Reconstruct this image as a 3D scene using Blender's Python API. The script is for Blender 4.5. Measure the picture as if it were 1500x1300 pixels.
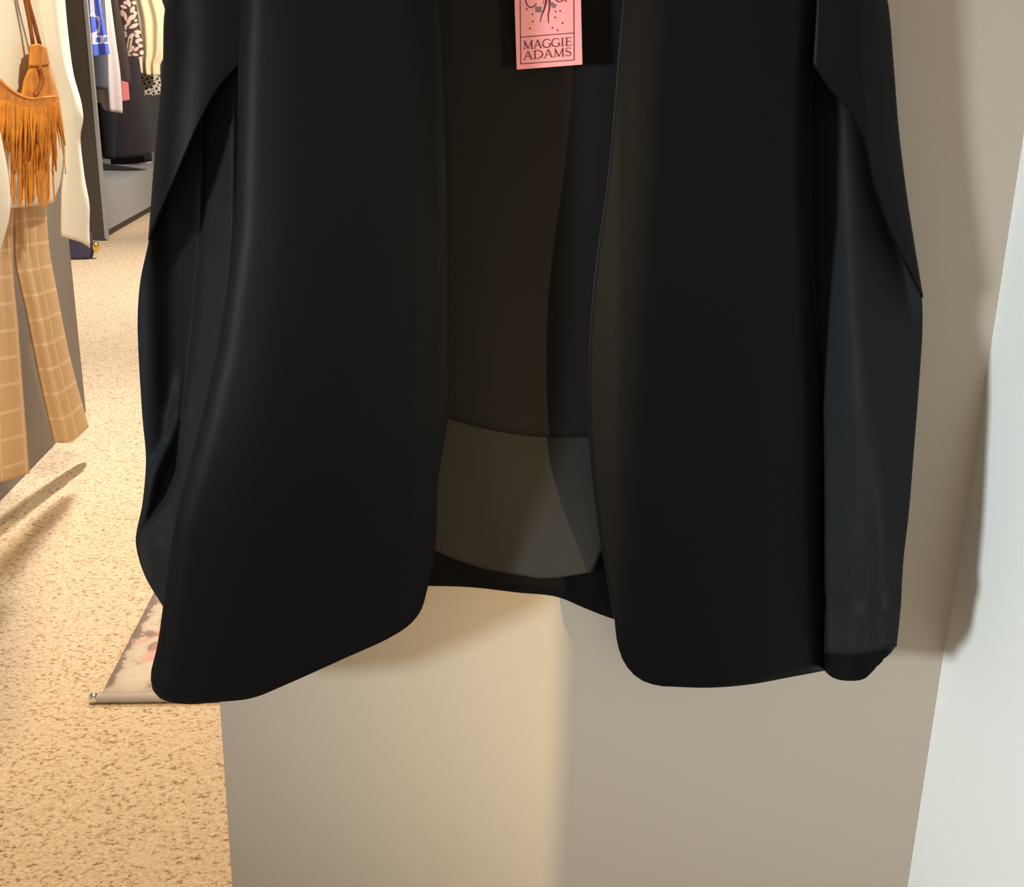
import bpy, math, random
from mathutils import Vector, Matrix

for o in list(bpy.data.objects):
    bpy.data.objects.remove(o)
S = bpy.context.scene
COL = S.collection
R_ = math.radians

# ------------------------------------------------------------------ camera
F = 1720.0
CAM = Vector((0, 0, 1.5))
PITCH, YAW, ROLL = R_(18.6), R_(3.85), R_(1.22)
fwd = Vector((math.sin(YAW) * math.cos(PITCH), math.cos(YAW) * math.cos(PITCH), -math.sin(PITCH)))
r0 = Vector((math.cos(YAW), -math.sin(YAW), 0))
u0 = r0.cross(fwd)
rgt = r0 * math.cos(ROLL) + u0 * math.sin(ROLL)
upv = u0 * math.cos(ROLL) - r0 * math.sin(ROLL)
cd = bpy.data.cameras.new('camera')
cam = bpy.data.objects.new('camera', cd)
COL.objects.link(cam)
cd.sensor_width = 36
cd.lens = F / 1500 * 36
cd.clip_start = 0.02
m = Matrix((rgt, upv, -fwd)).transposed().to_4x4()
m.translation = CAM
cam.matrix_world = m
S.camera = cam

# ------------------------------------------------------------------ colour management, world
S.view_settings.view_transform = 'Standard'
S.view_settings.look = 'None'
S.view_settings.gamma = 1
S.view_settings.exposure = 0.0
S.view_settings.use_curve_mapping = False
W = bpy.data.worlds.new('world')
S.world = W
W.use_nodes = True
bg = W.node_tree.nodes['Background']
bg.inputs[0].default_value = (1.0, 0.93, 0.82, 1)
bg.inputs[1].default_value = 0.52


def lamp(name, kind, loc, target, energy, color, size=0.05, spot=60, blend=0.5, size_y=None):
    d = bpy.data.lights.new(name, kind)
    d.energy = energy
    d.color = color
    if kind == 'AREA':
        d.size = size
        if size_y:
            d.shape = 'RECTANGLE'
            d.size_y = size_y
    else:
        d.shadow_soft_size = size
    if kind == 'SPOT':
        d.spot_size = R_(spot)
        d.spot_blend = blend
    o = bpy.data.objects.new(name, d)
    COL.objects.link(o)
    o.location = loc
    o.rotation_euler = (Vector(target) - Vector(loc)).to_track_quat('-Z', 'Y').to_euler()
    return o


WARM = (1.0, 0.80, 0.56)
# warm lamp in the next bay: the near end of the white wall cuts it off in a vertical line
lamp('bay_lamp', 'SPOT', (1.45, -1.3, 1.40), (0.96, 1.56, 0.98), 540, (1.0, 0.74, 0.40), 0.028, 50, 1.0)
# daylight of the shop front far on the left, nearly along the partition
lamp('shop_front_daylight', 'SPOT', (-2.8, -0.95, 1.42), (0.72, 1.15, 1.05), 575, (0.86, 0.96, 1.0), 0.22, 36, 1.0)
# soft light of the shop behind the camera
lamp('shop_light', 'AREA', (0.1, -2.6, 2.3), (0.3, 1.3, 0.9), 27, (1.0, 0.85, 0.62), 1.4)
# warm spots along the aisle
lamp('aisle_spot', 'SPOT', (-1.0, 4.5, 2.72), (-1.0, 4.1, 0), 370, (1.0, 0.93, 0.85), 0.05, 84, 0.9)
lamp('aisle_spot', 'SPOT', (-1.3, 7.6, 2.72), (-1.7, 7.6, 0), 460, (1.0, 0.93, 0.85), 0.05, 105, 0.8)
lamp('aisle_spot', 'SPOT', (-0.9, 2.3, 2.72), (-0.9, 2.4, 0), 180, (1.0, 0.77, 0.47), 0.05, 85, 0.9)
lamp('outfit_fill_spot', 'SPOT', (0.1, 2.3, 2.7), (-1.35, 3.75, 1.25), 225, (1.0, 0.92, 0.76), 0.05, 46, 0.8)  # added fill, no lamp seen here: brightens the outfit the aisle spots leave dark
lamp('wardrobe_fill_spot', 'SPOT', (-0.9, 9.2, 2.7), (-2.7, 10.6, 1.3), 420, (1.0, 0.90, 0.76), 0.05, 70, 0.8)  # unseen extra lamp, added to lift the dim wardrobe clothes and plinth


# ------------------------------------------------------------------ geometry helpers
def ray(px, py):
    return fwd + rgt * ((px - 750) / F) - upv * ((py - 650) / F)


def at(px, py, y):
    """point of the place seen at that spot of the photograph, at distance y down the shop"""
    d = ray(px, py)
    return CAM + d * (y / d.y)


def on_floor(px, py, z=0.0):
    d = ray(px, py)
    return CAM + d * ((z - CAM.z) / d.z)


def empty(name, loc, label, cat, group=None):
    o = bpy.data.objects.new(name, None)
    o.empty_display_size = 0.05
    COL.objects.link(o)
    o.location = loc
    tag(o, label, cat, group)
    return o


def tag(o, label=None, cat=None, group=None, kind=None):
    if label: o['label'] = label
    if cat: o['category'] = cat
    if group: o['group'] = group
    if kind: o['kind'] = kind
    return o


def origin_of(p):
    v = Vector((0, 0, 0))
    while p is not None:
        v = v + p.location
        p = p.parent
    return v


def build(name, verts, faces, mats, parent=None, mi=None, smooth=True, solid=0.0, uvs=None, bevel=0.0, offset=0.0):
    verts = [Vector(v) for v in verts]
    if parent is None:
        lo = [min(v[i] for v in verts) for i in range(3)]
        hi = [max(v[i] for v in verts) for i in range(3)]
        org = Vector(((lo[0] + hi[0]) / 2, (lo[1] + hi[1]) / 2, lo[2]))
    else:
        org = origin_of(parent)
    me = bpy.data.meshes.new(name)
    me.from_pydata([tuple(v - org) for v in verts], [], faces)
    if not isinstance(mats, (list, tuple)):
        mats = [mats]
    for mt in mats:
        me.materials.append(mt)
    if mi:
        for p, k in zip(me.polygons, mi):
            p.material_index = k
    for p in me.polygons:
        p.use_smooth = smooth
    if uvs:
        ul = me.uv_layers.new(name='UVMap')
        for lp in me.loops:
            ul.data[lp.index].uv = uvs[lp.vertex_index]
    me.update()
    o = bpy.data.objects.new(name, me)
    COL.objects.link(o)
    if parent is None:
        o.location = org
    else:
        o.parent = parent
    if solid:
        md = o.modifiers.new('thickness', 'SOLIDIFY')
        md.thickness = solid
        md.offset = offset
    if bevel:
        md = o.modifiers.new('bevel', 'BEVEL')
        md.width = bevel
        md.segments = 2
        md.limit_method = 'ANGLE'
    return o


def box_vf(x0, x1, y0, y1, z0, z1):
    v = [(x0, y0, z0), (x1, y0, z0), (x1, y1, z0), (x0, y1, z0), (x0, y0, z1), (x1, y0, z1), (x1, y1, z1), (x0, y1, z1)]
    f = [(0, 3, 2, 1), (4, 5, 6, 7), (0, 1, 5, 4), (1, 2, 6, 5), (2, 3, 7, 6), (3, 0, 4, 7)]
    return v, f


def box(name, x0, x1, y0, y1, z0, z1, mat, parent=None, bevel=0.0):
    v, f = box_vf(x0, x1, y0, y1, z0, z1)
    return build(name, v, f, mat, parent, smooth=False, bevel=bevel)


def tube_vf(pts, rad, n=10, cap=True):
    pts = [Vector(p) for p in pts]
    rads = rad if isinstance(rad, (list, tuple)) else [rad] * len(pts)
    V, Fc = [], []
    prev = None
    for i, p in enumerate(pts):
        t = (pts[min(i + 1, len(pts) - 1)] - pts[max(i - 1, 0)]).normalized()
        a = prev if prev is not None else (Vector((0, 0, 1)) if abs(t.z) < 0.9 else Vector((1, 0, 0)))
        s = (a - t * a.dot(t)).normalized()
        prev = s
        b = t.cross(s)
        for k in range(n):
            an = 2 * math.pi * k / n
            V.append(p + (s * math.cos(an) + b * math.sin(an)) * rads[i])
    for i in range(len(pts) - 1):
        for k in range(n):
            k2 = (k + 1) % n
            Fc.append((i * n + k, i * n + k2, (i + 1) * n + k2, (i + 1) * n + k))
    if cap:
        Fc.append(tuple(range(n - 1, -1, -1)))
        Fc.append(tuple((len(pts) - 1) * n + k for k in range(n)))
    return V, Fc


def tube(name, pts, rad, mat, parent=None, n=10):
    v, f = tube_vf(pts, rad, n)
    return build(name, v, f, mat, parent)


def merge(parts):
    V, Fc = [], []
    for v, f in parts:
        b = len(V)
        V += list(v)
        Fc += [tuple(i + b for i in q) for q in f]
    return V, Fc


def ball_vf(c, r, n=14, k=8, sq=(1, 1, 1)):
    V, Fc = [], []
    c = Vector(c)
    for i in range(k + 1):
        t = math.pi * i / k
        for j in range(n):
            a = 2 * math.pi * j / n
            V.append(c + Vector((math.sin(t) * math.cos(a) * sq[0], math.sin(t) * math.sin(a) * sq[1], math.cos(t) * sq[2])) * r)
    for i in range(k):
        for j in range(n):
            j2 = (j + 1) % n
            Fc.append((i * n + j, (i + 1) * n + j, (i + 1) * n + j2, i * n + j2))
    return V, Fc


def smooth_line(P, n, curved=True):
    """n+1 points evenly along the (Catmull-Rom) line through P"""
    if len(P) == 2 or not curved:
        dense = []
        for i in range(len(P) - 1):
            for k in range(24):
                t = k / 24
                dense.append((P[i][0] + (P[i + 1][0] - P[i][0]) * t, P[i][1] + (P[i + 1][1] - P[i][1]) * t))
        dense.append(tuple(P[-1]))
    else:
        Q = [(2 * P[0][0] - P[1][0], 2 * P[0][1] - P[1][1])] + list(P) + [(2 * P[-1][0] - P[-2][0], 2 * P[-1][1] - P[-2][1])]
        dense = []

        def kn(t, a, b):
            return t + max(1e-6, math.hypot(b[0] - a[0], b[1] - a[1])) ** 0.5
        for i in range(1, len(Q) - 2):
            p0, p1, p2, p3 = Q[i - 1], Q[i], Q[i + 1], Q[i + 2]
            t0 = 0
            t1 = kn(t0, p0, p1); t2 = kn(t1, p1, p2); t3 = kn(t2, p2, p3)
            for k in range(16):
                t = t1 + (t2 - t1) * k / 16
                r = []
                for c in (0, 1):
                    A1 = (t1 - t) / (t1 - t0) * p0[c] + (t - t0) / (t1 - t0) * p1[c]
                    A2 = (t2 - t) / (t2 - t1) * p1[c] + (t - t1) / (t2 - t1) * p2[c]
                    A3 = (t3 - t) / (t3 - t2) * p2[c] + (t - t2) / (t3 - t2) * p3[c]
                    B1 = (t2 - t) / (t2 - t0) * A1 + (t - t0) / (t2 - t0) * A2
                    B2 = (t3 - t) / (t3 - t1) * A2 + (t - t1) / (t3 - t1) * A3
                    r.append((t2 - t) / (t2 - t1) * B1 + (t - t1) / (t2 - t1) * B2)
                dense.append(tuple(r))
        dense.append(tuple(P[-1]))
    L = [0]
    for a, b in zip(dense, dense[1:]):
        L.append(L[-1] + math.hypot(b[0] - a[0], b[1] - a[1]))
    out = []
    j = 0
    for i in range(n + 1):
        s = L[-1] * i / n
        while j < len(L) - 2 and L[j + 1] < s:
            j += 1
        t = (s - L[j]) / max(1e-9, L[j + 1] - L[j])
        out.append((dense[j][0] + (dense[j + 1][0] - dense[j][0]) * t, dense[j][1] + (dense[j + 1][1] - dense[j][1]) * t))
    return out


def coons(T, B, L, Rr, nu, nv):
    """grid[v][u] of photograph points inside four outline curves (T,B left to right; L,R top to bottom)"""
    t, b = smooth_line(T, nu), smooth_line(B, nu)
    l, r = smooth_line(L, nv), smooth_line(Rr, nv)
    G = []
    for j in range(nv + 1):
        v = j / nv
        row = []
        for i in range(nu + 1):
            u = i / nu
            q = []
            for c in (0, 1):
                q.append((1 - v) * t[i][c] + v * b[i][c] + (1 - u) * l[j][c] + u * r[j][c]
                         - ((1 - u) * (1 - v) * t[0][c] + u * (1 - v) * t[-1][c] + (1 - u) * v * b[0][c] + u * v * b[-1][c]))
            row.append(tuple(q))
        G.append(row)
    return G


def grid_faces(nu, nv, base=0, flip=False):
    Fc = []
    for j in range(nv):
        for i in range(nu):
            a = base + j * (nu + 1) + i
            q = (a, a + nu + 1, a + nu + 2, a + 1)
            Fc.append(q[::-1] if flip else q)
    return Fc


def sheet(name, T, B, L, Rr, depth, mat, parent, nu=48, nv=72, solid=0.003, uvscale=1.0):
    G = coons(T, B, L, Rr, nu, nv)
    V, uv = [], []
    for j, row in enumerate(G):
        for i, (x, y) in enumerate(row):
            V.append(at(x, y, depth(x, y, i / nu, j / nv)))
            uv.append((i / nu * uvscale, j / nv * uvscale))
    return build(name, V, grid_faces(nu, nv), mat, parent, solid=solid, uvs=uv)


def puff(name, T, B, L, Rr, depth, thick, mats, parent, nu=30, nv=50, pick=None, folds=None, uvs=(1, 1)):
    """a garment part: front and back cloth meeting at the outline, hollow body between"""
    G = coons(T, B, L, Rr, nu, nv)
    V, Fc, uv, mi = [], [], [], []
    for side in (-1, 1):
        for j, row in enumerate(G):
            for i, (x, y) in enumerate(row):
                u, v = i / nu, j / nv
                h = math.sqrt(max(0.0, 1 - abs(2 * u - 1) ** 2.4))
                d = depth(x, y, u, v) if callable(depth) else depth
                off = thick * h
                if side < 0 and folds:
                    off += folds(u, v, x, y) * h
                V.append(at(x, y, d + (-off if side < 0 else off)))
                uv.append((u * uvs[0], v * uvs[1]))
    n = (nu + 1) * (nv + 1)
    Fc += grid_faces(nu, nv)
    if pick:
        for j in range(nv):
            for i in range(nu):
                x = sum(G[j + a][i + b][0] for a in (0, 1) for b in (0, 1)) / 4
                y = sum(G[j + a][i + b][1] for a in (0, 1) for b in (0, 1)) / 4
                mi.append(pick(x, y))
    else:
        mi += [0] * (nu * nv)
    Fc += grid_faces(nu, nv, n, True)
    mi += [0] * (nu * nv)
    for i in range(nu):                        # hem and top closed
        Fc.append((nv * (nu + 1) + i, n + nv * (nu + 1) + i, n + nv * (nu + 1) + i + 1, nv * (nu + 1) + i + 1))
        mi.append(0)
        Fc.append((i + 1, n + i + 1, n + i, i))
        mi.append(0)
    return build(name, V, Fc, mats, parent, mi=mi, uvs=uv)


def lerp_tab(tab, y):
    if y <= tab[0][0]: return tab[0][1]
    for (a, p), (b, q) in zip(tab, tab[1:]):
        if y <= b:
            return p + (q - p) * (y - a) / (b - a)
    return tab[-1][1]


def sst(a, b, x):
    t = max(0.0, min(1.0, (x - a) / (b - a)))
    return t * t * (3 - 2 * t)


def gauss(x, w):
    return math.exp(-(x / w) ** 2)


# ------------------------------------------------------------------ materials
def lin(c):
    return tuple((x / 12.92 if x <= 0.04045 else ((x + 0.055) / 1.055) ** 2.4) for x in (v / 255 for v in c))


def mat(name, rgb, rough=0.8, metal=0.0, sheen=0.0, bump=0.0, bscale=200, vary=0.0, vscale=8, spec=0.3, sub=None):
    mt = bpy.data.materials.new(name)
    mt.use_nodes = True
    nt = mt.node_tree
    p = nt.nodes['Principled BSDF']
    col = rgb if isinstance(rgb[0], float) else lin(rgb)
    p.inputs['Base Color'].default_value = (*col, 1)
    p.inputs['Roughness'].default_value = rough
    p.inputs['Metallic'].default_value = metal
    p.inputs['Specular IOR Level'].default_value = spec
    if sheen:
        p.inputs['Sheen Weight'].default_value = sheen
        p.inputs['Sheen Roughness'].default_value = 0.5
    tc = nt.nodes.new('ShaderNodeTexCoord')
    if vary:
        n = nt.nodes.new('ShaderNodeTexNoise')
        n.inputs['Scale'].default_value = vscale
        n.inputs['Detail'].default_value = 4
        nt.links.new(tc.outputs['Object'], n.inputs['Vector'])
        rp = nt.nodes.new('ShaderNodeValToRGB')
        rp.color_ramp.elements[0].position = 0.3
        rp.color_ramp.elements[1].position = 0.7
        rp.color_ramp.elements[0].color = (*[c * (1 - vary) for c in col], 1)
        rp.color_ramp.elements[1].color = (*[min(1, c * (1 + vary)) for c in col], 1)
        nt.links.new(n.outputs['Fac'], rp.inputs['Fac'])
        nt.links.new(rp.outputs['Color'], p.inputs['Base Color'])
    if bump:
        n = nt.nodes.new('ShaderNodeTexNoise')
        n.inputs['Scale'].default_value = bscale
        n.inputs['Detail'].default_value = 3
        nt.links.new(tc.outputs['Object'], n.inputs['Vector'])
        b = nt.nodes.new('ShaderNodeBump')
        b.inputs['Strength'].default_value = bump
        b.inputs['Distance'].default_value = 0.002
        nt.links.new(n.outputs['Fac'], b.inputs['Height'])
        nt.links.new(b.outputs['Normal'], p.inputs['Normal'])
    return mt


M = {}
M['greige'] = mat('greige_wall_paint', (0.415, 0.362, 0.298), 0.75, bump=0.05, bscale=300)
M['white'] = mat('white_wall_paint', (0.74, 0.75, 0.73), 0.7, bump=0.04, bscale=250)
M['ceil'] = mat('ceiling_paint', (0.75, 0.74, 0.72), 0.9)
M['taupe'] = mat('taupe_panel', (0.20, 0.165, 0.135), 0.6)
M['wardrobe'] = mat('dark_taupe_panel', (0.075, 0.06, 0.048), 0.6)
M['taupe_dark'] = mat('taupe_panel_dark', (0.11, 0.09, 0.075), 0.6)
M['grey_base'] = mat('grey_board', (0.35, 0.35, 0.36), 0.55)
M['dark_back'] = mat('dark_back_board', (0.11, 0.11, 0.10), 0.7)
M['black_cloth'] = mat('black_crepe', (0.0029, 0.0031, 0.0037), 0.45, sheen=0.010, bump=0.12, bscale=900, spec=0.08)
M['black_satin'] = mat('black_satin', (0.0135, 0.0150, 0.0170), 0.55, bump=0.08, bscale=800, spec=0.05)
M['black_lining'] = mat('black_lining', (0.0160, 0.0150, 0.0145), 0.75, bump=0.1, bscale=700, spec=0.03)
M['black_facing'] = mat('black_facing', (0.033, 0.031, 0.029), 0.85, bump=0.1, bscale=900, spec=0.03)
M['pink'] = mat('pink_card', (0.84, 0.335, 0.37), 0.5)
M['maroon'] = mat('maroon_ink', (0.12, 0.018, 0.035), 0.6)
M['ink_grey'] = mat('grey_ink', (0.20, 0.13, 0.13), 0.6)
M['wood'] = mat('hanger_wood', (0.32, 0.18, 0.08), 0.4, vary=0.2)
M['chrome'] = mat('chrome', (0.75, 0.75, 0.75), 0.2, metal=1.0)
M['cream'] = mat('cream_knit', (0.78, 0.73, 0.58), 0.9, sheen=0.2, bump=0.5, bscale=260)
M['suede'] = mat('orange_suede', (0.54, 0.20, 0.022), 0.95, sheen=0.06, vary=0.25, vscale=30)
M['suede_dark'] = mat('brown_leather', (0.27, 0.085, 0.018), 0.7)
M['gold'] = mat('gold_metal', (0.85, 0.55, 0.12), 0.25, metal=1.0)
M['navy'] = mat('dark_navy_cloth', (0.055, 0.045, 0.085), 0.85, sheen=0.1)
M['blue'] = mat('royal_blue_silk', (0.085, 0.14, 0.66), 0.5)
M['lavender'] = mat('lavender_print', (0.42, 0.42, 0.70), 0.5)
M['lilac_white'] = mat('lilac_white_print', (0.78, 0.70, 0.80), 0.5)
M['skirt_grey'] = mat('slate_grey_cloth', (0.085, 0.097, 0.12), 0.8)
M['white_knit'] = mat('white_knit', (0.50, 0.45, 0.46), 0.9, bump=0.2)
M['choc'] = mat('dark_chocolate_cloth', (0.045, 0.030, 0.026), 0.85)
M['leaf_dark'] = mat('dark_brown_print_ground', (0.06, 0.04, 0.04), 0.7)
M['leaf_pink'] = mat('pale_pink_leaf_print', (0.66, 0.46, 0.38), 0.7)
M['plum'] = mat('dark_plum_cloth', (0.033, 0.025, 0.034), 0.85)
M['blackish'] = mat('near_black_cloth', (0.010, 0.011, 0.016), 0.85)
M['butter'] = mat('butter_cream_knit', (0.78, 0.65, 0.43), 0.9, sheen=0.2, bump=0.2)
M['ring_dark'] = mat('dark_ring_print_ground', (0.035, 0.03, 0.03), 0.7)
M['ring_pale'] = mat('pale_ring_print', (0.58, 0.50, 0.43), 0.7)
M['coral'] = mat('coral_pink_card', (0.85, 0.26, 0.27), 0.6)
M['binding'] = mat('silver_beige_binding', (0.58, 0.52, 0.48), 0.35)


def node_mat(name):
    mt = bpy.data.materials.new(name)
    mt.use_nodes = True
    nt = mt.node_tree
    return mt, nt, nt.nodes['Principled BSDF']


def ramp(nt, src, stops, interp='LINEAR'):
    r = nt.nodes.new('ShaderNodeValToRGB')
    r.color_ramp.interpolation = interp
    e = r.color_ramp.elements
    e[0].position, e[0].color = stops[0][0], (*stops[0][1], 1)
    e[1].position, e[1].color = stops[-1][0], (*stops[-1][1], 1)
    for p, c in stops[1:-1]:
        k = e.new(p)
        k.color = (*c, 1)
    nt.links.new(src, r.inputs['Fac'])
    return r.outputs['Color']


def mathn(nt, op, a, b):
    k = nt.nodes.new('ShaderNodeMath')
    k.operation = op
    nt.links.new(a, k.inputs[0])
    if isinstance(b, float):
        k.inputs[1].default_value = b
    else:
        nt.links.new(b, k.inputs[1])
    return k.outputs[0]


def carpet_material():
    mt, nt, p = node_mat('beige_flecked_carpet')
    tc = nt.nodes.new('ShaderNodeTexCoord')
    mp = nt.nodes.new('ShaderNodeMapping')
    mp.inputs['Scale'].default_value = (1.0, 1.25, 1.0)
    nt.links.new(tc.outputs['Object'], mp.inputs['Vector'])
    n1 = nt.nodes.new('ShaderNodeTexNoise')
    n1.inputs['Scale'].default_value = 84
    n1.inputs['Detail'].default_value = 2.5
    n1.inputs['Roughness'].default_value = 0.6
    nt.links.new(mp.outputs['Vector'], n1.inputs['Vector'])
    c1 = ramp(nt, n1.outputs['Fac'], [(0.30, (0.30, 0.195, 0.11)), (0.37, (0.46, 0.33, 0.20)), (0.44, (0.66, 0.51, 0.35)), (0.62, (0.74, 0.60, 0.43))])
    n2 = nt.nodes.new('ShaderNodeTexNoise')
    n2.inputs['Scale'].default_value = 130
    n2.inputs['Detail'].default_value = 2
    nt.links.new(mp.outputs['Vector'], n2.inputs['Vector'])
    c2 = ramp(nt, n2.outputs['Fac'], [(0.35, (0.80, 0.75, 0.7)), (0.55, (1.0, 1.0, 1.0))])
    mx = nt.nodes.new('ShaderNodeMix')
    mx.data_type = 'RGBA'
    mx.blend_type = 'MULTIPLY'
    mx.inputs['Factor'].default_value = 0.8
    nt.links.new(c1, mx.inputs['A'])
    nt.links.new(c2, mx.inputs['B'])
    nt.links.new(mx.outputs['Result'], p.inputs['Base Color'])
    p.inputs['Roughness'].default_value = 0.95
    p.inputs['Specular IOR Level'].default_value = 0.1
    b = nt.nodes.new('ShaderNodeBump')
    b.inputs['Strength'].default_value = 0.5
    b.inputs['Distance'].default_value = 0.006
    nt.links.new(n1.outputs['Fac'], b.inputs['Height'])
    nt.links.new(b.outputs['Normal'], p.inputs['Normal'])
    return mt


def plaid_material():
    mt, nt, p = node_mat('tan_windowpane_check')
    uv = nt.nodes.new('ShaderNodeUVMap')
    sx = nt.nodes.new('ShaderNodeSeparateXYZ')
    nt.links.new(uv.outputs['UV'], sx.inputs['Vector'])

    def stripe(src, w):
        f = nt.nodes.new('ShaderNodeMath'); f.operation = 'FRACT'
        nt.links.new(src, f.inputs[0])
        return ramp(nt, f.outputs[0], [(0.0, (0, 0, 0)), (0.44 - w, (0, 0, 0)), (0.5 - w, (1, 1, 1)), (0.5 + w, (1, 1, 1)), (0.56 + w, (0, 0, 0)), (0.62 + w, (0.0, 0.0, 0.0))])
    a = stripe(sx.outputs['X'], 0.02)
    b = stripe(sx.outputs['Y'], 0.03)
    mx = nt.nodes.new('ShaderNodeMath'); mx.operation = 'MAXIMUM'
    nt.links.new(a, mx.inputs[0]); nt.links.new(b, mx.inputs[1])
    m2 = nt.nodes.new('ShaderNodeMix'); m2.data_type = 'RGBA'
    nt.links.new(mx.outputs[0], m2.inputs['Factor'])
    m2.inputs['A'].default_value = (0.60, 0.405, 0.215, 1)
    m2.inputs['B'].default_value = (0.72, 0.52, 0.31, 1)
    nt.links.new(m2.outputs['Result'], p.inputs['Base Color'])
    p.inputs['Roughness'].default_value = 0.9
    p.inputs['Specular IOR Level'].default_value = 0.15
    return mt


def rug_material():
    mt, nt, p = node_mat('distressed_rug_pile')
    tc = nt.nodes.new('ShaderNodeTexCoord')
    n = nt.nodes.new('ShaderNodeTexNoise')
    n.inputs['Scale'].default_value = 9
    n.inputs['Detail'].default_value = 6
    n.inputs['Roughness'].default_value = 0.65
    nt.links.new(tc.outputs['Object'], n.inputs['Vector'])
    sx = nt.nodes.new('ShaderNodeSeparateXYZ')
    nt.links.new(tc.outputs['Object'], sx.inputs['Vector'])
    band = ramp(nt, mathn(nt, 'ADD', sx.outputs['X'], 0.9), [(0.0, (0.10, 0.10, 0.10)), (0.012, (0.10, 0.10, 0.10)), (0.03, (0.0, 0.0, 0.0)), (0.20, (0.04, 0.04, 0.04)), (0.30, (0.02, 0.02, 0.02))])
    c = ramp(nt, mathn(nt, 'ADD', n.outputs['Fac'], band), [(0.44, (0.62, 0.52, 0.42)), (0.51, (0.55, 0.45, 0.36)), (0.54, (0.29, 0.21, 0.17)), (0.62, (0.25, 0.18, 0.15))])
    n2 = nt.nodes.new('ShaderNodeTexNoise')
    n2.inputs['Scale'].default_value = 5.0
    n2.inputs['Detail'].default_value = 5
    nt.links.new(tc.outputs['Object'], n2.inputs['Vector'])
    f = ramp(nt, n2.outputs['Fac'], [(0.49, (0, 0, 0)), (0.57, (1, 1, 1))])
    mx = nt.nodes.new('ShaderNodeMix'); mx.data_type = 'RGBA'
    nt.links.new(f, mx.inputs['Factor'])
    nt.links.new(c, mx.inputs['A'])
    mx.inputs['B'].default_value = (0.62, 0.25, 0.20, 1)
    nt.links.new(mx.outputs['Result'], p.inputs['Base Color'])
    p.inputs['Roughness'].default_value = 0.95
    return mt


M['carpet'] = carpet_material()
M['plaid'] = plaid_material()
M['rug'] = rug_material()


# ------------------------------------------------------------------ the setting
def struct(name, x0, x1, y0, y1, z0, z1, mt):
    return tag(box(name, x0, x1, y0, y1, z0, z1, mt), kind='structure')


YW = 1.30                                   # front of the partition the cape hangs before
XR = at(1385, 940, YW).x                    # face of the white wall
XL = at(331, 1165, YW).x                    # free end of the partition
CEIL = 2.8
struct('floor', -5.0, 3.2, -4.0, 14.5, -0.1, 0.0, M['carpet'])
struct('ceiling', -5.0, 3.2, -4.0, 14.5, CEIL, CEIL + 0.1, M['ceil'])
struct('wall_back', XL, XR, YW, YW + 0.12, 0.0, CEIL, M['greige'])
struct('wall_right', XR, XR + 0.012, 0.314, YW + 0.12, 0.0, CEIL, M['white'])
XP = on_floor(126, 604).x                                   # face of the stand the outfit hangs on
yp = on_floor(126, 604).y
struct('wall_left', XP - 0.10, XP, 2.9, yp, 0.0, CEIL, M['taupe'])
struct('wall_far', -5.0, 3.2, 14.5, 14.6, 0.0, CEIL, M['ceil'])

# ------------------------------------------------------------------ rug
rp = on_floor(141, 1030)
rx0, ry0 = rp.x, rp.y
rug = empty('rug', (rx0 + 0.9, ry0 + 1.2, 0), 'grey and coral distressed rug with a pale bound edge on the beige carpet', 'rug')
V, Fc = [], []
N = 24
for j in range(N + 1):
    for i in range(N + 1):
        V.append((rx0 + 0.006 + 1.7 * i / N, ry0 + 0.006 + 2.3 * j / N, 0.009))
build('pile', V, [q[::-1] for q in grid_faces(N, N)], M['rug'], rug, solid=0.009, offset=-1)
V, Fc = tube_vf([(rx0, ry0, 0.012), (rx0 + 1.7, ry0, 0.012)], 0.011)
build('edge_binding', V, Fc, M['binding'], rug)
V, Fc = ball_vf((rx0 - 0.004, ry0, 0.013), 0.0135)
build('corner_cap', V, Fc, M['chrome'], rug)

# ------------------------------------------------------------------ cape blazer
cape = empty('cape_blazer', at(750, 1005, 1.2), 'large black open-front cape blazer with arm slits hanging before the greige partition', 'blazer')
BK = M['black_cloth']


def d_front_left(x, y, u, v):
    le = lerp_tab([(-300, 372), (0, 355), (90, 351), (330, 344), (510, 320), (640, 290), (760, 257), (890, 240), (1005, 224)], y)
    re = lerp_tab([(-300, 630), (0, 645), (250, 655), (450, 657), (620, 655), (700, 642), (800, 638), (870, 620), (1030, 600)], y)
    a = x - le
    b = re - x
    d = 1.150
    d += 0.00062 * 5 * math.log(1 + math.exp(min(20.0, (17 - a) / 5))) + 0.007 * gauss(a, 60)         # rolled back at the side
    d += (0.010 * gauss(b, 30) + 0.006 * gauss(b, 120)) * sst(-260, 0, y)        # lapel turns in softly
    d -= 0.005 * gauss(x - 480 + 0.10 * y, 130) * sst(0, 700, y)
    d += 0.015 * sst(620, 1040, y)
    return d


sheet('front_panel', [(372, -220), (500, -275), (610, -300)],
      [(225, 1010), (236, 1023), (270, 1031), (320, 1028), (370, 1022), (420, 1002), (500, 966), (570, 934), (600, 914), (617, 893), (627, 860)],
      [(372, -220), (360, -80), (355, 0), (351, 95), (344, 330), (320, 510), (290, 640), (259, 760), (245, 850), (240, 890), (232, 945), (222, 990), (225, 1010)],
      [(610, -300), (632, -100), (644, 0), (654, 200), (657, 450), (655, 620), (642, 700), (638, 800), (627, 860)],
      d_front_left, BK, cape, 56, 90)


def d_front_right(x, y, u, v):
    cr = lerp_tab([(-300, 930), (0, 914), (100, 908), (250, 905), (950, 905), (1010, 915)], y)
    re = lerp_tab([(-300, 1197), (0, 1197), (95, 1191), (230, 1187), (380, 1190), (480, 1198), (560, 1207), (700, 1210), (980, 1215)], y)
    d = 1.197
    d -= 0.00012 * max(0, cr - x) * sst(60, 260, y)
    d += 0.034 * gauss(re - x, 16) + 0.010 * gauss(re - x, 60)
    d -= 0.004 * gauss(x - 1060, 110) * sst(100, 800, y)
    return d


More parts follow.
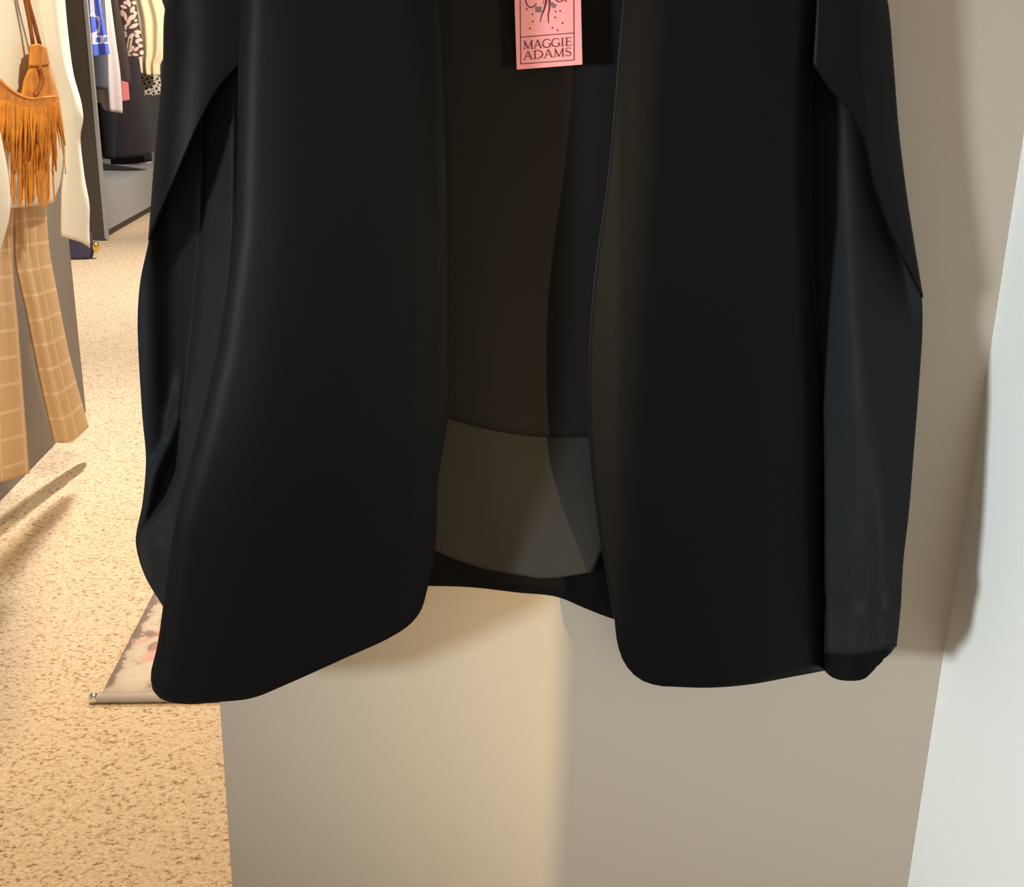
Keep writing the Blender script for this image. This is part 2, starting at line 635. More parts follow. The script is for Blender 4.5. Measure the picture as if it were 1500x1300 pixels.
sheet('front_panel', [(940, -300), (1080, -280), (1206, -220)],
      [(970, 1005), (1040, 1007), (1100, 1002), (1160, 991), (1216, 981)],
      [(940, -300), (922, -100), (912, 0), (905, 80), (897, 180), (887, 280), (874, 370), (864, 470), (861, 560), (863, 640), (869, 710), (879, 790), (890, 855), (900, 905), (903, 935), (910, 962), (925, 985), (945, 999), (970, 1005)],
      [(1206, -220), (1200, -60), (1197, 0), (1191, 95), (1187, 230), (1190, 380), (1198, 480), (1207, 560), (1210, 700), (1212, 880), (1216, 981)],
      d_front_right, BK, cape, 60, 90)


# outer cape sleeves: end in the slanted arm slit
def d_sleeve_left(x, y, u, v):
    return 1.214 + 0.022 * (1 - u) ** 5 - 0.004 * math.sin(math.pi * u) - 0.012 * sst(0, 1, v) * u


sheet('sleeve', [(318, -80), (345, -165), (385, -225)],
      [(219, 352), (240, 300), (262, 250), (290, 185), (318, 133), (352, 94)],
      [(318, -80), (280, -50), (247, 0), (240, 100), (229, 220), (219, 352)],
      [(385, -225), (374, -80), (366, 0), (360, 50), (352, 94)],
      d_sleeve_left, BK, cape, 36, 48)


def d_sleeve_right(x, y, u, v):
    return 1.208 + 0.022 * u ** 2 - 0.006 * math.sin(math.pi * u)


sheet('sleeve', [(1192, -225), (1228, -165), (1256, -80)],
      [(1191, 95), (1220, 136), (1250, 171), (1268, 210), (1280, 270), (1301, 332), (1325, 385), (1351, 436)],
      [(1192, -225), (1194, -80), (1196, 0), (1191, 95)],
      [(1256, -80), (1284, -45), (1298, 0), (1307, 90), (1315, 190), (1326, 280), (1340, 370), (1351, 436)],
      d_sleeve_right, BK, cape, 36, 48)


# inside of the arm slits
def d_slit_left(x, y, u, v):
    le = lerp_tab([(80, 300), (150, 298), (330, 297), (480, 285), (600, 269), (690, 255), (730, 238), (770, 214), (800, 205), (890, 215)], y)
    sd = lerp_tab([(0, 212), (340, 212), (410, 206), (600, 209), (740, 211), (790, 200), (890, 240)], y)
    d = 1.274
    d -= 0.018 * sst(-5, 9 + 0.03 * max(0, y - 600), x - le) + 0.0007 * max(0, min(45, x - le)) - 0.0011 * max(0, x - le - 45) * (1 - sst(620, 700, y))
    wr = lerp_tab([(480, 268), (600, 263), (640, 252), (700, 225), (770, 208)], y)
    d -= 0.013 * gauss(x - wr, 10) * sst(520, 610, y) * (1 - sst(760, 800, y))
    d -= 0.016 * gauss(x - sd - 10, 24) * sst(300, 420, y) * (1 - sst(760, 860, y))
    d -= 0.010 * gauss(math.hypot(x - 262, y - 612), 18)
    d += 0.012 * gauss(y - 850 - 0.1 * (x - 215), 12) * sst(200, 240, x)
    ls = lerp_tab([(-30, 266), (30, 250), (100, 240), (130, 238), (230, 230), (345, 219)], y)
    d += (1.240 - d) * gauss(max(0, x - ls), 14) * (1 - sst(330, 420, y))
    return d


sheet('sleeve_lining', [(266, -30), (310, -30), (372, -30)],
      [(240, 888), (262, 905), (290, 915)],
      [(266, -30), (250, 30), (240, 120), (231, 230), (219, 345), (207, 410), (203, 470), (209, 600), (215, 680), (210, 740), (200, 790), (204, 815), (216, 848), (240, 888)],
      [(372, -30), (372, 330), (350, 510), (325, 640), (300, 760), (290, 915)],
      d_slit_left, M['black_satin'], cape, 60, 110)


def d_slit_right(x, y, u, v):
    fl = lerp_tab([(80, 1225), (180, 1240), (450, 1253), (600, 1266), (760, 1290), (900, 1306), (960, 1300)], y)
    d = lerp_tab([(60, 1.238), (200, 1.234), (330, 1.224), (480, 1.190), (600, 1.165), (800, 1.150), (960, 1.148)], y)
    sl = lerp_tab([(480, 0.0010), (960, 0.00058)], y)
    t = x - fl
    d += (0.00055 - sl) / 2 * t + (0.00055 + sl) / 2 * math.sqrt(t * t + 200)
    le = lerp_tab([(80, 1192), (380, 1191), (480, 1200), (560, 1208), (700, 1211), (960, 1214)], y)
    d += 0.003 * max(0, min(16, le - x))
    d += 0.004 * math.sin((x - 1200) / 9.0) * sst(500, 900, y) * gauss(x - 1280, 40)
    d -= 0.008 * gauss(y - 905 + 0.25 * (x - 1250), 14) * sst(1225, 1290, x)
    d += 0.010 * gauss(y - 880 + 0.15 * (x - 1215), 9) * gauss(x - 1213, 30)
    rs = lerp_tab([(-30, 1288), (60, 1302), (150, 1310), (280, 1324), (370, 1339), (440, 1351)], y)
    d += (1.234 - d) * gauss(max(0, rs - x), 16) * (1 - sst(430, 520, y))
    return min(d, 1.288)


sheet('sleeve_lining', [(1160, -30), (1230, -30), (1286, -30)],
      [(1180, 955), (1215, 957), (1260, 958), (1312, 947)],
      [(1160, -30), (1160, 330), (1170, 510), (1176, 640), (1178, 760), (1180, 955)],
      [(1286, -30), (1299, 40), (1308, 150), (1322, 280), (1338, 370), (1350, 432), (1350, 480), (1345, 560), (1338, 650), (1330, 750), (1322, 820), (1320, 850), (1318, 890), (1312, 947)],
      d_slit_right, M['black_satin'], cape, 56, 100)
sheet('cuff', [(1190, 953), (1250, 956), (1311, 946)],
      [(1205, 978), (1220, 992), (1240, 997), (1268, 993), (1290, 969)],
      [(1190, 953), (1198, 966), (1205, 978)], [(1311, 946), (1302, 958), (1290, 969)],
      lambda x, y, u, v: d_slit_right(x, 950, u, 1) + 0.003, BK, cape, 30, 12)


# back of the garment, seen between the two fronts
def d_back(x, y, off):
    c = (x - 770) / 330.0
    return 1.266 + off + 0.004 * c * c - 0.012 * gauss(x - 690 - 0.05 * y, 60) * sst(200, 700, y)


sheet('back_panel', [(360, -230), (600, -330), (760, -345), (930, -330), (1200, -230)],
      [(320, 850), (480, 856), (600, 858), (627, 858), (690, 860), (760, 868), (815, 874), (860, 892), (900, 907), (1000, 930), (1180, 940)],
      [(360, -230), (330, 300), (320, 850)], [(1200, -230), (1175, 300), (1180, 940)],
      lambda x, y, u, v: d_back(x, y, 0.014 + 0.004 * gauss(x - 835, 26) * sst(700, 860, y)), BK, cape, 80, 80)
sheet('back_facing', [(590, 560), (720, 590), (790, 600), (940, 600)],
      [(600, 785), (640, 808), (700, 830), (760, 842), (800, 847), (868, 838)],
      [(590, 560), (594, 680), (600, 785)],
      [(940, 600), (930, 690), (868, 838)],
      lambda x, y, u, v: d_back(x, y, 0.006 - 0.042 * sst(650, 850, y) * sst(690, 880, x)), M['black_facing'], cape, 40, 40)
sheet('back_lining', [(560, -300), (760, -330), (980, -300)],
      [(580, 590), (640, 608), (720, 630), (790, 640), (870, 640), (960, 634)],
      [(560, -300), (570, 200), (580, 590)], [(980, -300), (970, 200), (960, 634)],
      lambda x, y, u, v: d_back(x, y, 0.0), M['black_lining'], cape, 50, 70)

# hanger and wall bracket above the frame carry the cape
hz = at(775, -330, 1.238)
hang = empty('clothes_hanger', hz, 'wooden clothes hanger inside the shoulders of the black cape blazer', 'hanger')
pts = [at(x, y, 1.238) for x, y in smooth_line([(420, -215), (560, -285), (700, -325), (775, -345), (850, -325), (990, -285), (1150, -215)], 24)]
tube('bar', pts, 0.011, M['wood'], hang)
hk = at(775, -345, 1.238)
hp = [hk + Vector(q) for q in ((0, 0, 0), (0, 0, 0.05), (0.018, 0, 0.07), (0.016, 0, 0.10), (0, 0, 0.108), (-0.014, 0, 0.10))]
tube('hook', hp, 0.0022, M['chrome'], hang)
rod = [(hk.x, 1.12, hk.z + 0.100), (hk.x, YW, hk.z + 0.100)]
br = empty('wall_bracket', (hk.x, YW, hk.z + 0.100), 'chrome wall bracket holding the hanger of the black cape blazer', 'bracket')
tube('arm', rod, 0.006, M['chrome'], br)
V, Fc = tube_vf([(hk.x, YW - 0.006, hk.z + 0.1), (hk.x, YW, hk.z + 0.1)], 0.025, 20)
build('plate', V, Fc, M['chrome'], br)

# ------------------------------------------------------------------ hang tag
TY = 1.238
tg = empty('hang_tag', at(804, 100, TY), 'pink card hang tag with maroon border and lettering in the cape opening', 'tag')
card = [(752, -58), (849.5, -64), (853, 94.5), (757, 102)]
V = [at(x, y, TY) for x, y in card] + [at(x, y, TY + 0.0012) for x, y in card]
build('card', V, [(0, 3, 2, 1), (4, 5, 6, 7), (0, 1, 5, 4), (1, 2, 6, 5), (2, 3, 7, 6), (3, 0, 4, 7)], M['pink'], tg, smooth=False)


def strokes(lines, y=TY - 0.0005):
    """flat ink: each line is (points, width) in photograph measure on the card"""
    V, Fc = [], []
    for P, w in lines:
        n = len(P)
        ws = w if isinstance(w, (list, tuple)) else [w] * n
        b = len(V)
        for i, (x, yy) in enumerate(P):
            a, c = P[max(0, i - 1)], P[min(n - 1, i + 1)]
            dx, dy = c[0] - a[0], c[1] - a[1]
            L = math.hypot(dx, dy) or 1
            nx, ny = -dy / L * ws[i] / 2, dx / L * ws[i] / 2
            V.append(at(x + nx, yy + ny, y))
            V.append(at(x - nx, yy - ny, y))
        for i in range(n - 1):
            Fc.append((b + 2 * i, b + 2 * i + 1, b + 2 * i + 3, b + 2 * i + 2))
    return V, Fc


def arc(cx, cy, rx, ry, a0, a1, n=16):
    return [(cx + rx * math.cos(R_(a0 + (a1 - a0) * i / n)), cy + ry * math.sin(R_(a0 + (a1 - a0) * i / n))) for i in range(n + 1)]


TK, TN, SF = 0.15, 0.08, 0.06          # thick stem, thin stem, serif (of the cap height)


def serif(x, y, w=0.26):
    return ([(x - w / 2, y), (x + w / 2, y)], SF)


GLYPH = {      # x to the right, y up from the baseline, cap height 1
    'M': (1.05, [([(0.16, 0.02), (0.19, 0.97)], TN), ([(0.17, 0.98), (0.53, 0.03)], TK), ([(0.53, 0.03), (0.87, 0.98)], TN), ([(0.87, 0.98), (0.91, 0.02)], TK), serif(0.15, 0.025), serif(0.92, 0.025), serif(0.14, 0.975, 0.2), serif(0.92, 0.975, 0.2)]),
    'A': (0.90, [([(0.13, 0.02), (0.44, 1.0)], TN), ([(0.44, 1.0), (0.79, 0.02)], TK), ([(0.24, 0.36), (0.66, 0.36)], TN), serif(0.13, 0.025), serif(0.80, 0.025)]),
    'G': (0.93, [(arc(0.50, 0.5, 0.43, 0.49, 52, 180), [TN + 0.035 * min(1, i / 9) for i in range(17)]), (arc(0.50, 0.5, 0.43, 0.49, 180, 318), [TK - 0.06 * max(0, (i - 6) / 10) for i in range(17)]), ([(0.82, 0.08), (0.82, 0.44)], TK), ([(0.64, 0.44), (0.95, 0.44)], SF), ([(0.775, 0.90), (0.80, 0.72)], SF)]),
    'I': (0.46, [([(0.23, 0.0), (0.23, 1.0)], TK), serif(0.23, 0.025, 0.34), serif(0.23, 0.975, 0.34)]),
    'E': (0.72, [([(0.20, 0.0), (0.20, 1.0)], TK), ([(0.08, 0.965), (0.63, 0.965)], TN), ([(0.2, 0.52), (0.55, 0.52)], TN), ([(0.08, 0.035), (0.66, 0.035)], TN), ([(0.62, 1.0), (0.62, 0.84)], SF), ([(0.655, 0.0), (0.675, 0.18)], SF), ([(0.55, 0.43), (0.55, 0.61)], SF)]),
    'D': (0.98, [([(0.20, 0.0), (0.20, 1.0)], TK), (arc(0.36, 0.5, 0.53, 0.47, -90, 90, 20), [TN + 0.065 * math.sin(math.pi * i / 20) for i in range(21)]), ([(0.08, 0.97), (0.38, 0.97)], TN), ([(0.08, 0.03), (0.38, 0.03)], TN)]),
    'S': (0.68, [(arc(0.34, 0.74, 0.22, 0.24, 40, 200, 14) + [(0.20, 0.58), (0.34, 0.50), (0.48, 0.42)] + arc(0.35, 0.26, 0.23, 0.25, 25, -145, 14), [TN] * 8 + [0.10] * 7 + [TK + 0.02] * 3 + [0.10] * 7 + [TN] * 8), ([(0.53, 0.95), (0.53, 0.76)], SF), ([(0.13, 0.26), (0.14, 0.05)], SF)]),
}


def word(txt, x0, y0, x1, y1, cap0, cap1):
    tot = sum(GLYPH[c][0] for c in txt)
    out = []
    px = 0.0
    for c in txt:
        w, L = GLYPH[c]
        for P, wd in L:
            q = []
            for gx, gy in P:
                t = (px + gx) / tot
                cap = cap0 + (cap1 - cap0) * t
                q.append((x0 + (x1 - x0) * t + 0.02 * gy, y0 + (y1 - y0) * t - gy * cap))
            k = (cap0 + cap1) / 2
            out.append((q, [z * k for z in wd] if isinstance(wd, list) else wd * k))
        px += w
    return out


V, Fc = strokes(word('MAGGIE', 766.2, 72.6, 837.4, 66.6, 12.6, 12.2) + word('ADAMS', 766.4, 88.0, 837.6, 81.6, 12.4, 12.4))
build('lettering', V, Fc, M['maroon'], tg, smooth=False)
brd = [((761.5, -52), (763, 94)), ((763, 93.7), (841, 88)), ((841, 88.4), (840.2, -57)), ((840, -56), (761.5, -51)), ((763, 54.5), (840.4, 48.2))]
V, Fc = strokes([([a, b], 1.3) for a, b in brd])
build('border_print', V, Fc, M['maroon'], tg, smooth=False)
ill = [([(769.5, -8), (769.5, -2), (771.2, 5), (774, 9.3), (778, 11), (782, 9.4), (786, 5.2)], [1.2, 1.6, 1.8, 1.9, 1.9, 1.8, 1.5]),
       ([(812, -3), (815.5, 1.4), (819, 2.8), (824, 1), (828, -3)], 1.7), ([(828, -3), (829, 3)], 1.8),
       ([(801.5, -12), (799.5, 4), (797, 14), (793.5, 22), (791, 33)], [3.2, 3.0, 2.4, 1.6, 1.0]),
       ([(803.5, -12), (805, 4), (804.5, 14), (803, 22), (803.5, 34)], [3.2, 3.0, 2.2, 1.8, 1.2]), ([(797, -4), (795, 6)], 0.8)]
ill = [([(x, y) for x, y in P], w) for P, w in ill]
for x, y in [(771.8, 13.3), (780, 21), (780.5, 31.3), (776, 41.8), (813.5, 17), (820.3, 16), (813, 25.5), (809, 40.8), (816.5, 44.2), (823.8, 33.8)]:
    ill.append(([(x, y - 1.3), (x + 0.3, y + 1.3)], 2.0))
V, Fc = strokes(ill)
build('illustration', V, Fc, M['maroon'], tg, smooth=False)
V, Fc = strokes([([(788.5, 9.5), (789, 18)], 9.0), ([(806.5, 5), (813.5, 10)], 6.0)], TY - 0.0008)
build('illustration', V, Fc, M['ink_grey'], tg, smooth=False)
a, b = at(801, -56, TY), at(799, -312, 1.222)
tube('string', [a, a.lerp(b, 0.5), b], 0.0009, M['maroon'], tg, 6)


# ------------------------------------------------------------------ outfit on the left stand
def Yo(px):
    return 3.55 + px / 130.0 * 0.60


pants = empty('trousers', (at(60, 690, Yo(60)).x, Yo(60), 0.05), 'tan windowpane-check wide-leg trousers hanging under the cream sweater', 'trousers')


def crease(c, w, amp):
    return lambda u, v, x, y: amp * gauss(u - c, w) - amp * 0.5 * gauss(u - c - 2.2 * w, w) - amp * 0.4 * gauss(u - c + 2.2 * w, w)


puff('leg', [(16, 270), (40, 266), (66, 268)], [(78, 649), (104, 648), (130, 626)],
     [(16, 270), (20, 340), (22, 385), (38, 460), (58, 560), (78, 649)],
     [(66, 268), (72, 360), (84, 430), (103, 525), (130, 626)],
     lambda x, y, u, v: Yo(x) + 0.07, 0.06, M['plaid'], pants, 40, 70, folds=crease(0.30, 0.10, 0.02), uvs=(2.4, 10.5))
puff('leg', [(-60, 270), (-20, 268), (24, 270)], [(-52, 716), (0, 707), (43, 694)],
     [(-60, 270), (-58, 450), (-52, 716)],
     [(24, 270), (19, 380), (27, 480), (36, 600), (43, 694)],
     lambda x, y, u, v: Yo(x) + 0.05, 0.06, M['plaid'], pants, 40, 70, folds=crease(0.72, 0.08, 0.02), uvs=(2.6, 11.0))
puff('waistband', [(-60, 225), (0, 222), (58, 225)], [(-61, 285), (0, 285), (67, 283)], [(-60, 225), (-61, 285)], [(58, 225), (67, 283)],
     lambda x, y, u, v: Yo(x) + 0.05, 0.06, M['plaid'], pants, 20, 12, uvs=(4, 1.5))

sw = empty('sweater', (at(40, 290, Yo(40)).x, Yo(40), at(40, 290, Yo(40)).z), 'cream knit sweater hanging on the taupe stand behind the orange fringed bag', 'sweater')
puff('body', [(-150, -250), (-40, -290), (70, -250)], [(-135, 300), (-20, 306), (40, 303), (78, 297)],
     [(-150, -250), (-140, 50), (-135, 300)],
     [(70, -250), (78, -60), (80, 60), (90, 150), (97, 225), (90, 262), (78, 297)],
     lambda x, y, u, v: Yo(x) - 0.10, 0.055, M['cream'], sw, 44, 60,
     folds=lambda u, v, x, y: 0.012 * math.sin(u * 17 + v * 2.0) * sst(0.1, 0.5, v))
puff('sleeve', [(40, -250), (62, -262), (84, -230)], [(88, 346), (105, 351), (120, 356), (132, 364)],
     [(40, -250), (48, -60), (62, 60), (84, 150), (93, 220), (88, 290), (88, 346)],
     [(84, -230), (92, -50), (96, 10), (101, 60), (108, 110), (119, 150), (122, 175), (118, 198), (124, 260), (131, 300), (131, 335), (132, 364)],
     lambda x, y, u, v: Yo(x) - 0.10, 0.06, M['cream'], sw, 34, 80,
     folds=lambda u, v, x, y: 0.022 * gauss(u - 0.45 - 0.25 * (v - 0.3), 0.20) * (1 - sst(0.55, 0.85, v)) + 0.035 * sst(0.80, 0.97, v) * (u > 0.0) * (u - 0.5))
puff('sleeve', [(-170, -230), (-150, -255), (-120, -250)], [(-70, 372), (-30, 376), (0, 370)],
     [(-170, -230), (-130, 100), (-70, 372)],
     [(-120, -250), (-70, 0), (-18, 120), (0, 192), (13, 262), (15, 310), (0, 370)],
     lambda x, y, u, v: Yo(x) - 0.46, 0.05, M['cream'], sw, 30, 60)

bag = empty('fringed_bag', (at(45, 300, Yo(45)).x, Yo(45) - 0.2, at(45, 300, Yo(45)).z), 'orange suede shoulder bag with long fringe hanging over the cream sweater', 'bag')
YB = -0.25


def Yb(x):
    return Yo(x) + YB


def bagy(x, y, u, v):
    return Yb(x)


puff('body', [(43, 66), (55, 64), (69, 70)], [(-40, 165), (30, 168), (80, 158)],
     [(43, 66), (42, 98), (34, 118), (28, 140), (-40, 165)],
     [(69, 70), (73, 96), (82, 128), (87, 148), (80, 158)], bagy, 0.035, M['suede'], bag, 30, 30)
puff('tab', [(44, 68), (56, 64), (68, 70)], [(42, 96), (56, 97), (73, 94)], [(44, 68), (42, 96)], [(68, 70), (73, 94)],
     lambda x, y, u, v: Yb(x) - 0.03, 0.016, M['suede'], bag, 16, 12)
tube('zip_trim', [at(x, y, Yb(x) - 0.042) for x, y in smooth_line([(56, 97), (60, 112), (59, 126), (50, 140)], 10)], 0.008, M['suede_dark'], bag, 8)
flap = puff('flap', [(-50, 78), (-20, 96), (0, 114), (22, 133), (42, 142), (62, 141), (85, 140)], [(-50, 140), (-20, 144), (0, 148), (30, 157), (60, 159), (87, 149)],
     [(-50, 78), (-50, 140)], [(85, 140), (87, 149)], lambda x, y, u, v: Yb(x) - 0.035, 0.03, M['suede'], bag, 40, 12,
     folds=lambda u, v, x, y: 0.012 * gauss(v - 0.15, 0.12))
for dx in (0, 1):
    P = [(49, 68), (43, 30), (37, 0), (18, -120), (2, -240)] if not dx else [(59, 68), (47, 22), (40, -2), (24, -120), (8, -240)]
    tube('strap', [at(x, y, Yb(x) + 0.0) for x, y in smooth_line(P, 16)], 0.006, M['suede_dark'], bag, 8)
rnd = random.Random(5)
allV, allF = [], []
for layer, (n, ytop, ybot, yoff) in enumerate([(70, 152, 300, -0.045), (60, 152, 232, -0.058), (46, 150, 245, -0.070)]):
    for k in range(n):
        t = (k + rnd.random() * 0.7) / n
        x0 = -45 + t * 132
        top = lerp_tab([(-45, 141), (0, 146), (40, 157), (70, 157), (87, 148)], x0)
        if layer == 0:
            if not (18 < x0 < 76): continue
            end = rnd.uniform(285, 303)
        else:
            end = ybot + rnd.uniform(-28, 12)
        x1 = x0 + rnd.uniform(-5, 7) + (8 if t > 0.93 else 0) * rnd.random()
        wd = rnd.uniform(2.4, 4.2)
        ph, am = rnd.uniform(0, 6.3), rnd.uniform(0.3, 1.6)
        seg = 9
        b = len(allV)
        yo = yoff + rnd.uniform(-0.012, 0.012)
        tw0 = rnd.uniform(-1.2, 1.2)
        for i in range(seg + 1):
            s = i / seg
            x = x0 + (x1 - x0) * s + am * math.sin(ph + s * 6) * s
            y = top + (end - top) * s
            w = wd * (1 - 0.35 * s)
            tw = tw0 * s * 1.3
            c = at(x, y, Yb(x) + yo - 0.02 * math.sin(math.pi * s) * (layer > 0))
            hx = Vector((math.cos(tw) * 0.96, math.sin(tw), 0)) * (w / 2 * 0.00225)
            hy = Vector((-math.sin(tw), math.cos(tw), 0)) * 0.0012
            for q in (c - hx - hy, c + hx - hy, c + hx + hy, c - hx + hy):
                allV.append(q)
        for i in range(seg):
            o = b + 4 * i
            for q in range(4):
                q2 = (q + 1) % 4
                allF.append((o + q, o + q2, o + 4 + q2, o + 4 + q))
        allF.append((b + 3, b + 2, b + 1, b))
        o = b + 4 * seg
        allF.append((o, o + 1, o + 2, o + 3))
fr = build('fringe', allV, allF, M['suede'], flap, smooth=False)
fr['kind'] = 'stuff'
# the peg the outfit and the bag hang from
pz = at(5, -262, Yo(5))
pg = empty('wall_peg', (XP, pz.y, pz.z), 'chrome peg on the taupe stand carrying the sweater and fringed bag', 'peg')
tube('arm', [(XP, pz.y, pz.z), (pz.x + 0.16, pz.y - 0.12, pz.z)], 0.008, M['chrome'], pg)
V, Fc = tube_vf([(XP, pz.y, pz.z), (XP + 0.008, pz.y, pz.z)], 0.03, 20)
build('plate', V, Fc, M['chrome'], pg)

# ------------------------------------------------------------------ navy bag on the carpet beyond the stand
nb0 = on_floor(120, 381)
nb = empty('handbag', (nb0.x, nb0.y + 0.06, 0), 'dark navy bag with round gold clasp standing on the carpet behind the stand', 'bag')
yn = nb0.y
puff('body', [(70, 338), (105, 338), (134, 340)], [(70, 382), (105, 381), (135, 378)], [(70, 338), (69, 382)], [(134, 340), (137, 362), (137, 374), (135, 378)],
     lambda x, y, u, v: yn + 0.07, 0.07, M['navy'], nb, 20, 14)
V, Fc = ball_vf(at(140.2, 362, yn + 0.03), 0.034, sq=(0.8, 0.8, 1.15))
build('clasp', V, Fc, M['gold'], nb)

# ------------------------------------------------------------------ wardrobe along the far side of the aisle
w0 = on_floor(154, 353)
WX, WY = w0.x, w0.y
WX -= 0.0
pan0 = on_floor(135, 353)
wd = empty('wardrobe', (WX - 0.3, WY + 1.5, 0), 'grey open wardrobe with hanging rail and low plinth along the aisle', 'wardrobe')
WH = 2.55
box('side_panel', WX - 0.62, WX - 0.0, WY, WY + 0.03, 0.0, WH, M['wardrobe'], wd)
box('edge_strip', WX - 0.0, WX + 0.025, WY - 0.002, WY + 0.03, 0.02, WH, M['grey_base'], wd)
ledge = 0.40
box('plinth', WX - 0.62, WX, WY + 0.03, WY + 3.4, 0.07, ledge, M['grey_base'], wd)
box('toe_kick', WX - 0.60, WX - 0.04, WY + 0.03, WY + 3.4, 0.0, 0.07, M['taupe_dark'], wd)
box('back_board', WX - 0.65, WX - 0.62, WY, WY + 3.43, 0.0, WH, M['dark_back'], wd)
box('end_panel', WX - 0.62, WX, WY + 3.4, WY + 3.43, 0.0, WH, M['dark_back'], wd)
box('top_board', WX - 0.62, WX, WY + 0.03, WY + 3.4, WH - 0.04, WH, M['taupe'], wd)
RZ = at(150, -62, WY + 0.4).z
tube('rail', [(WX - 0.28, WY + 0.03, RZ), (WX - 0.28, WY + 3.4, RZ)], 0.014, M['chrome'], wd, 12)
tube('upright', [at(249.5, 60, WY + 2.6), at(247.5, -60, WY + 2.6)], 0.010, M['chrome'], wd, 10)

GROUP = None


def garment(name, label, cat, dy):
    y = WY + dy
    return empty(name, (WX - 0.28, y, 1.0), label, cat), y


def inside(shapes, x, y):
    for s in shapes:
        cx, cy, a, b, r = s
        dx, dy = x - cx, y - cy
        c, sn = math.cos(R_(r)), math.sin(R_(r))
        p, q = (dx * c + dy * sn) / a, (-dx * sn + dy * c) / b
        if abs(p) < 1 and abs(q) < (1 - p * p) * 1.1:
            return True
    return False


# royal blue blouse with a pale chain print
g, y = garment('blouse', 'royal blue silk blouse with white chain print, nearest in the wardrobe', 'blouse', 0.12)


def blue_pick(x, yy):
    d = math.hypot((x - 135.5) / 11.0, (yy - 36) / 15.0)
    if 0.80 < d < 1.12 + 0.10 * math.cos(8 * math.atan2(yy - 36, x - 135.5)) and x < 147: return 2
    if d <= 0.80: return 0
    for cx in (131, 143.5, 156):
        a, b = abs(x - cx) / 6.2, abs(yy - 59 + (x - 130) * 0.05) / 6.0
        if max(a, b) < 1 and max(a, b * 0.9) > 0.58: return 2
    if yy < 52 and (x < 139 + yy * 0.10 or x > 146 + yy * 0.2): return 1
    return 0


puff('body', [(112, -50), (126, -56), (144, -50)], [(112, 82), (130, 82), (146, 81), (161, 79)],
     [(112, -50), (112, 82)], [(144, -50), (147, 0), (154, 40), (161, 79)], y, 0.05, [M['blue'], M['lavender'], M['lilac_white']], g, 90, 220, pick=blue_pick,
     folds=lambda u, v, x, yy: 0.02 * math.sin(u * 14 + v))
g, y = garment('skirt', 'slate grey skirt hanging just below the royal blue blouse', 'skirt', 0.30)
puff('body', [(118, -50), (135, -56), (150, -50)], [(120, 128), (140, 131), (159, 131)], [(118, -50), (120, 128)], [(150, -50), (158, 70), (159, 131)], y, 0.05, M['skirt_grey'], g, 24, 30)
g, y = garment('sweater', 'white fine-knit sweater beside the royal blue blouse', 'sweater', 0.48)
puff('body', [(124, -50), (140, -56), (155, -50)], [(138, 150), (146, 151), (152, 160), (166, 164), (180, 166)], [(124, -50), (132, 100), (138, 150)],
     [(155, -50), (162, 0), (170, 60), (176, 105), (180, 166)], y, 0.05, M['white_knit'], g, 30, 40, folds=lambda u, v, x, yy: 0.03 * gauss(u - 0.62, 0.1))
g, y = garment('trousers', 'near-black trousers hanging behind the white sweater', 'trousers', 0.66)
puff('leg', [(126, -50), (140, -54), (160, -50)], [(150, 231), (158, 233), (170, 233)], [(126, -50), (138, 140), (150, 231)], [(160, -50), (172, 120), (170, 233)], y, 0.05, M['blackish'], g, 24, 40)
g, y = garment('tunic', 'dark chocolate tunic between white sweater and leaf-print blouse', 'tunic', 0.84)
puff('body', [(135, -50), (150, -56), (166, -50)], [(150, 126), (170, 128), (193, 120)], [(135, -50), (150, 126)], [(166, -50), (173, 0), (184, 60), (193, 120)], y, 0.05, M['choc'], g, 24, 30)
c = empty('price_tag', at(184, 146, y - 0.09), 'coral pink price card hanging beside the white sweater hem', 'tag')
Q = [(178, 118), (188, 121), (190, 146), (179, 148)]
V = [at(a, b, y - 0.10) for a, b in Q] + [at(a, b, y - 0.097) for a, b in Q]
build('card', V, [(0, 3, 2, 1), (4, 5, 6, 7), (0, 1, 5, 4), (1, 2, 6, 5), (2, 3, 7, 6), (3, 0, 4, 7)], M['coral'], c, smooth=False)
tube('string', [at(182, 119, y - 0.098), at(178, 60, y - 0.09), at(170, -40, y - 0.06)], 0.0014, M['choc'], c, 6)
g, y = garment('trousers', 'long dark plum wide trousers reaching down to the wardrobe plinth', 'trousers', 1.36)
puff('leg', [(150, -50), (170, -56), (188, -50)], [(162, 232), (190, 231), (222, 226)], [(150, -50), (158, 100), (162, 232)], [(188, -50), (200, 60), (210, 130), (219, 195), (222, 226)], y, 0.05, M['plum'], g, 30, 50)
puff('leg', [(150, -50), (170, -56), (188, -50)], [(162, 241), (190, 241), (223, 236)], [(150, -50), (158, 100), (162, 241)], [(188, -50), (200, 60), (210, 130), (219, 200), (223, 236)], y + 0.12, 0.04, M['blackish'], g, 30, 50)
hemv = puff('hem_edge', [(186, 240), (205, 239.5), (222, 236.5)], [(187, 242.5), (205, 242), (222, 238.5)], [(186, 240), (187, 242.5)], [(222, 236.5), (222, 238.5)], y + 0.07, 0.01, M['white_knit'], g, 12, 2)
hemv['label'] = 'pale hem edge'
g, y = garment('blouse', 'dark brown blouse with pale pink leaf print in the wardrobe', 'blouse', 1.08)
